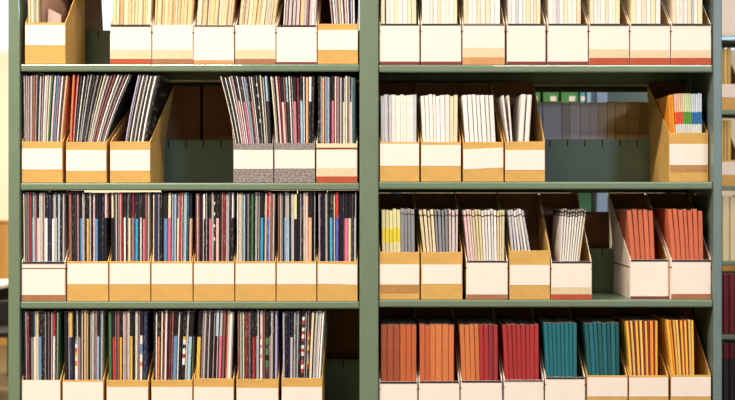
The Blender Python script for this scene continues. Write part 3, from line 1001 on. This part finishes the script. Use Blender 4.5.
# ------------------------------------------------------------------ the far face of the green shelving
def far_file(x0, x1, row, card, look, ybk=.335, hb=.285, dep=.25):
    zb_ = SH_Z[x0 > 367][row] - FAR_DROP[x0 > 367] + .0006
    w = X(x1, ybk) - X(x0, ybk)
    e = magazine_file(((X(x0, ybk) + X(x1, ybk)) / 2, ybk + dep, zb_), w, .108, hb, dep, card, math.pi)
    tag(e, look, 'magazine file', 'magazine files on the far face')


far_file(60, 100.5, 1, 'pink', 'pale pinkish file seen from behind in the top left gap', dep=.05)
far_file(159, 200, 2, 'brown', 'left one of two brown files seen from behind in the second-shelf gap')
far_file(203, 244, 2, 'brown', 'right one of two brown files seen from behind in the second-shelf gap')
far_file(568, 609, 3, 'brown', 'dark brown file seen from behind in the third-shelf gap, right bay', hb=.24)
far_file(318, 359.8, 4, 'brown', 'brown file seen from behind in the bottom left bay gap')
for bay, row, spans in ((0, 2, ((51, 86), (88, 123), (125, 157), (247, 283), (285, 321), (322, 359.8))),
                        (0, 3, ((51, 67), (68, 84), (268, 297), (298, 327), (328, 359.8))),
                        (0, 4, ((51, 84), (86, 124), (126, 170), (172, 220), (222, 268), (270, 316))),
                        (0, 1, ((125, 165), (167, 207), (209, 249), (251, 291), (293, 333))),
                        (1, 1, ((378.2, 423), (425, 465), (467, 507), (509, 549), (551, 591), (593, 633), (635, 675))),
                        (1, 2, ((378.2, 420), (422, 460), (462, 500), (502, 526), (654, 682))),
                        (1, 3, ((378.2, 420), (422, 460), (462, 500), (502, 534), (536, 566), (625, 653), (655, 682))),
                        (1, 4, ((378.2, 423), (425, 465), (467, 507), (509, 549), (551, 591), (593, 633), (635, 675)))):
    for k, (a, b) in enumerate(spans):  # extra files added to block light coming through from behind
        far_file(a, b, row, 'brown', 'brown file added to block light behind the %s %s shelf, %s from left' % (ROWN[row - 1], ('left', 'right')[bay], ORD[k]), hb=(.294 if row != 3 else .2962) if bay == 0 else .289)
o = book('bound_volume', .0075, .29, .2, [(1.0, lin((20, 18, 18)))], lin((40, 34, 30)), 'cloth_cover')  # black slab added to keep the gap between the files dark
o.location = (X(201.5, .345), .345, SH_Z[0][2] + .0006)
tag(o, 'thin black slab added to darken the gap between the two brown files', 'book')
# books with their page edges towards us, second shelf of the right bay
xx = [528, 542.8, 562, 570, 580.5, 590, 598, 607.5, 615.5, 627, 640, 652]
pc = [(226, 214, 206), (226, 214, 206), (206, 186, 166), (228, 212, 202), (224, 204, 192), (226, 204, 186), (222, 188, 150), (222, 178, 122), (222, 178, 118), (216, 172, 116), (210, 166, 112)]  # cool window light baked in: greyer left, tan right where it is shaded
for i in range(len(xx) - 1):
    yb = .325 + rng.uniform(0, .006)
    w = X(xx[i + 1], yb) - X(xx[i], yb)
    h = Z(102.2, yb) - SH_Z[1][2] + FAR_DROP[1] + rng.uniform(-.002, .001)
    o = book('paperback_book', w * .96, h, .16, [(1.0, lin((120, 90, 70)))], lin(pc[i]), 'cloth_cover')
    o.rotation_euler = (0, 0, math.pi)
    o.location = ((X(xx[i], yb) + X(xx[i + 1], yb)) / 2, yb + .16, SH_Z[1][2] - FAR_DROP[1] + .0006)
    tag(o, 'paperback with page edges facing us behind the back stop, %s from left' % ORD[i], 'book', 'books on the far face')
for i in range(24):                                      # red issues whose tops show under the shelf
    yb = .33
    x = 161 + i * 4.35
    o = book('magazine', .0112, .2962, .2, [(1.0, jit((170, 66, 52), .2))], jit((190, 90, 70), .2), 'cloth_cover')
    o.rotation_euler = (0, 0, math.pi)
    o.location = (X(x + 2.1, yb), yb + .2, SH_Z[0][3] + .0006)
    tag(o, 'thin red magazine top just under the second left shelf, %s from left' % ORD[i], 'magazine', 'red magazines on the far face')

# ------------------------------------------------------------------ things on the range across the aisle
def back_book(name, x0, x1, ytop, ybase_z, dep, bands, page, label, cat, group, Y=BY + .02, cover='cloth_cover', ang=0.0):
    w = X(x1, Y) - X(x0, Y)
    o = book(name, w * .95, Z(ytop, Y) - ybase_z, dep, bands, lin(page), cover)
    o.location = ((X(x0, Y) + X(x1, Y)) / 2, Y, ybase_z + .0006 + abs(math.sin(ang)) * w / 2)
    o.rotation_euler = (0, ang, 0)
    return tag(o, label, cat, group)


GB = [(500, 522, (70, 120, 60)), (523, 541, (70, 128, 62)), (543, 559.5, (70, 132, 62)), (561, 579, (74, 134, 64)), (580.2, 585.5, (80, 160, 170)), (587, 591.5, (150, 186, 196))]
gl = ['dark green bound volume behind the second-shelf gap, leftmost', 'green bound volume half hidden by the four-journal file',
      'green bound volume with white tag, left of two in the gap', 'green bound volume with white tag, right of two in the gap',
      'thin turquoise volume with white tag beside the green ones', 'thin pale blue volume beside the blue-tinted post']
for i, (a, b, c) in enumerate(GB):
    o = back_book('bound_volume', a, b, 58, B_Z[1], .2, [(1.0, lin(c))], (200, 190, 170), gl[i], 'book', 'green volumes across the aisle')
    if i < 5:
        w = X(b, BY) - X(a, BY)
        tw = min(w * .8, .026)
        MB().box(-tw / 2 + w * .12 * (i < 4), tw / 2 + w * .12 * (i < 4), -.0012, -.0001, Z(101, BY) - B_Z[1], Z(96, BY) - B_Z[1]).build('tag', 'label_paper', o)
o = back_book('bound_volume', 578, 592, 192, B_Z[3], .2, [(1.0, lin((52, 100, 60)))], (200, 190, 170), 'dark green volume top seen in the third-shelf gap', 'book', None)
x = 609.5
i = 0
while x < 752:
    w = (7.5, 6.0, 8.5, 7.0)[i % 4]
    back_book('journal', x, x + w, 196 + (i % 3), B_Z[3], .2, [(1.0, jit((224, 208, 164)))], (230, 216, 180),
              'cream journal on the range across the aisle, %s from blue-tinted post' % ORD[i], 'journal', 'cream journals across the aisle')
    x += w + .3
    i += 1


def back_file(x0, x1, zb_, ytop, label_y, look, card='tan'):
    Y = BY + .012
    hf = Z(ytop, Y) - zb_
    mk = [('label', Z(label_y[1], Y) - zb_, Z(label_y[0], Y) - zb_, 'label_paper', .001, 0)]
    e = magazine_file(((X(x0, Y) + X(x1, Y)) / 2, Y, zb_ + .0006), X(x1, Y) - X(x0, Y), hf, .29, .25, card, 0, mk)
    tag(e, look, 'magazine file', 'files across the aisle')


back_file(712, 741, B_Z[0], -6, (-4, 34), 'white file at the upper right edge, across the aisle', 'white')
back_file(712, 740, B_Z[1], 84, (84.5, 97.5), 'tan file across the aisle at right edge, upper one')
back_file(712, 740, B_Z[2], 160, (162, 175), 'tan file across the aisle at right edge, lower one')
for row, yt, nm in ((1, 48, 'upper'), (2, 120, 'lower')):
    for k in range(5):
        back_book('booklet', 713.5 + k * 3.6, 713.5 + k * 3.6 + 3.4, yt + (k % 2), B_Z[row] + .003, .2, [(1.0, jit((206, 172, 100), .15))], (220, 190, 130),
                  'tan booklet, %s from left in the %s file at the right edge' % (ORD[k], nm), 'booklet', 'booklets across the aisle', Y=BY + .022)
for k in range(6):
    back_book('bound_volume', 711 + k * 6.2, 716.9 + k * 6.2, 274, B_Z[4], .2, [(1.0, jit((112, 18, 26), .2))], (190, 170, 150),
              'dark red bound volume at right edge, %s on the upper row' % ORD[k], 'book', 'dark red volumes across the aisle')
    back_book('bound_volume', 711 + k * 6.2, 716.9 + k * 6.2, 344, B_Z[5], .2, [(.22, jit((112, 18, 26), .2)), (.78, jit((34, 22, 24), .2))], (190, 170, 150),
              'black and dark red volume at right edge, %s on the lower row' % ORD[k], 'book', 'dark red volumes across the aisle')

# ------------------------------------------------------------------ reading table and chair at the far left
TY = 6.7
tx = X(-30, TY)
tb = tag(empty('reading_table', (tx, TY, 0)), 'pale topped reading table at the far left by the wood panelling', 'table')
MB().box(-.85, X(14, TY) - tx, -.35, .3, .72, .75, .006).build('tabletop', 'laminate', tb)
MB().box(-.8, X(12, TY) - tx, .2, .22, .3, .72, .003).build('added_dark_panel', 'dark_plastic', tb)  # dark panel added to darken the space under the table
for sx in (-.8, X(14, TY) - tx - .1):
    for sy in (-.3, .25):
        MB().tube([(sx, sy, 0), (sx, sy, .72)], .02).build('leg', 'chrome', tb, smooth=True)
cx = X(-8, 5.9)
ch = tag(empty('chair', (cx, 6.0, 0), R(20)), 'dark chair with metal legs tucked at the far left table', 'chair')
MB().box(-.21, .21, -.2, .2, .43, .46, .012).build('seat', 'dark_plastic', ch)
MB().box(-.2, .2, -.23, -.2, .52, .68, .012).build('backrest', 'dark_plastic', ch)
for sx in (-1, 1):
    MB().tube([(sx * .19, .17, .43), (sx * .22, .26, 0)], .012).build('leg', 'chrome', ch, smooth=True)
    MB().tube([(sx * .19, -.215, .66), (sx * .19, -.2, .44), (sx * .23, -.3, 0)], .012).build('leg', 'chrome', ch, smooth=True)
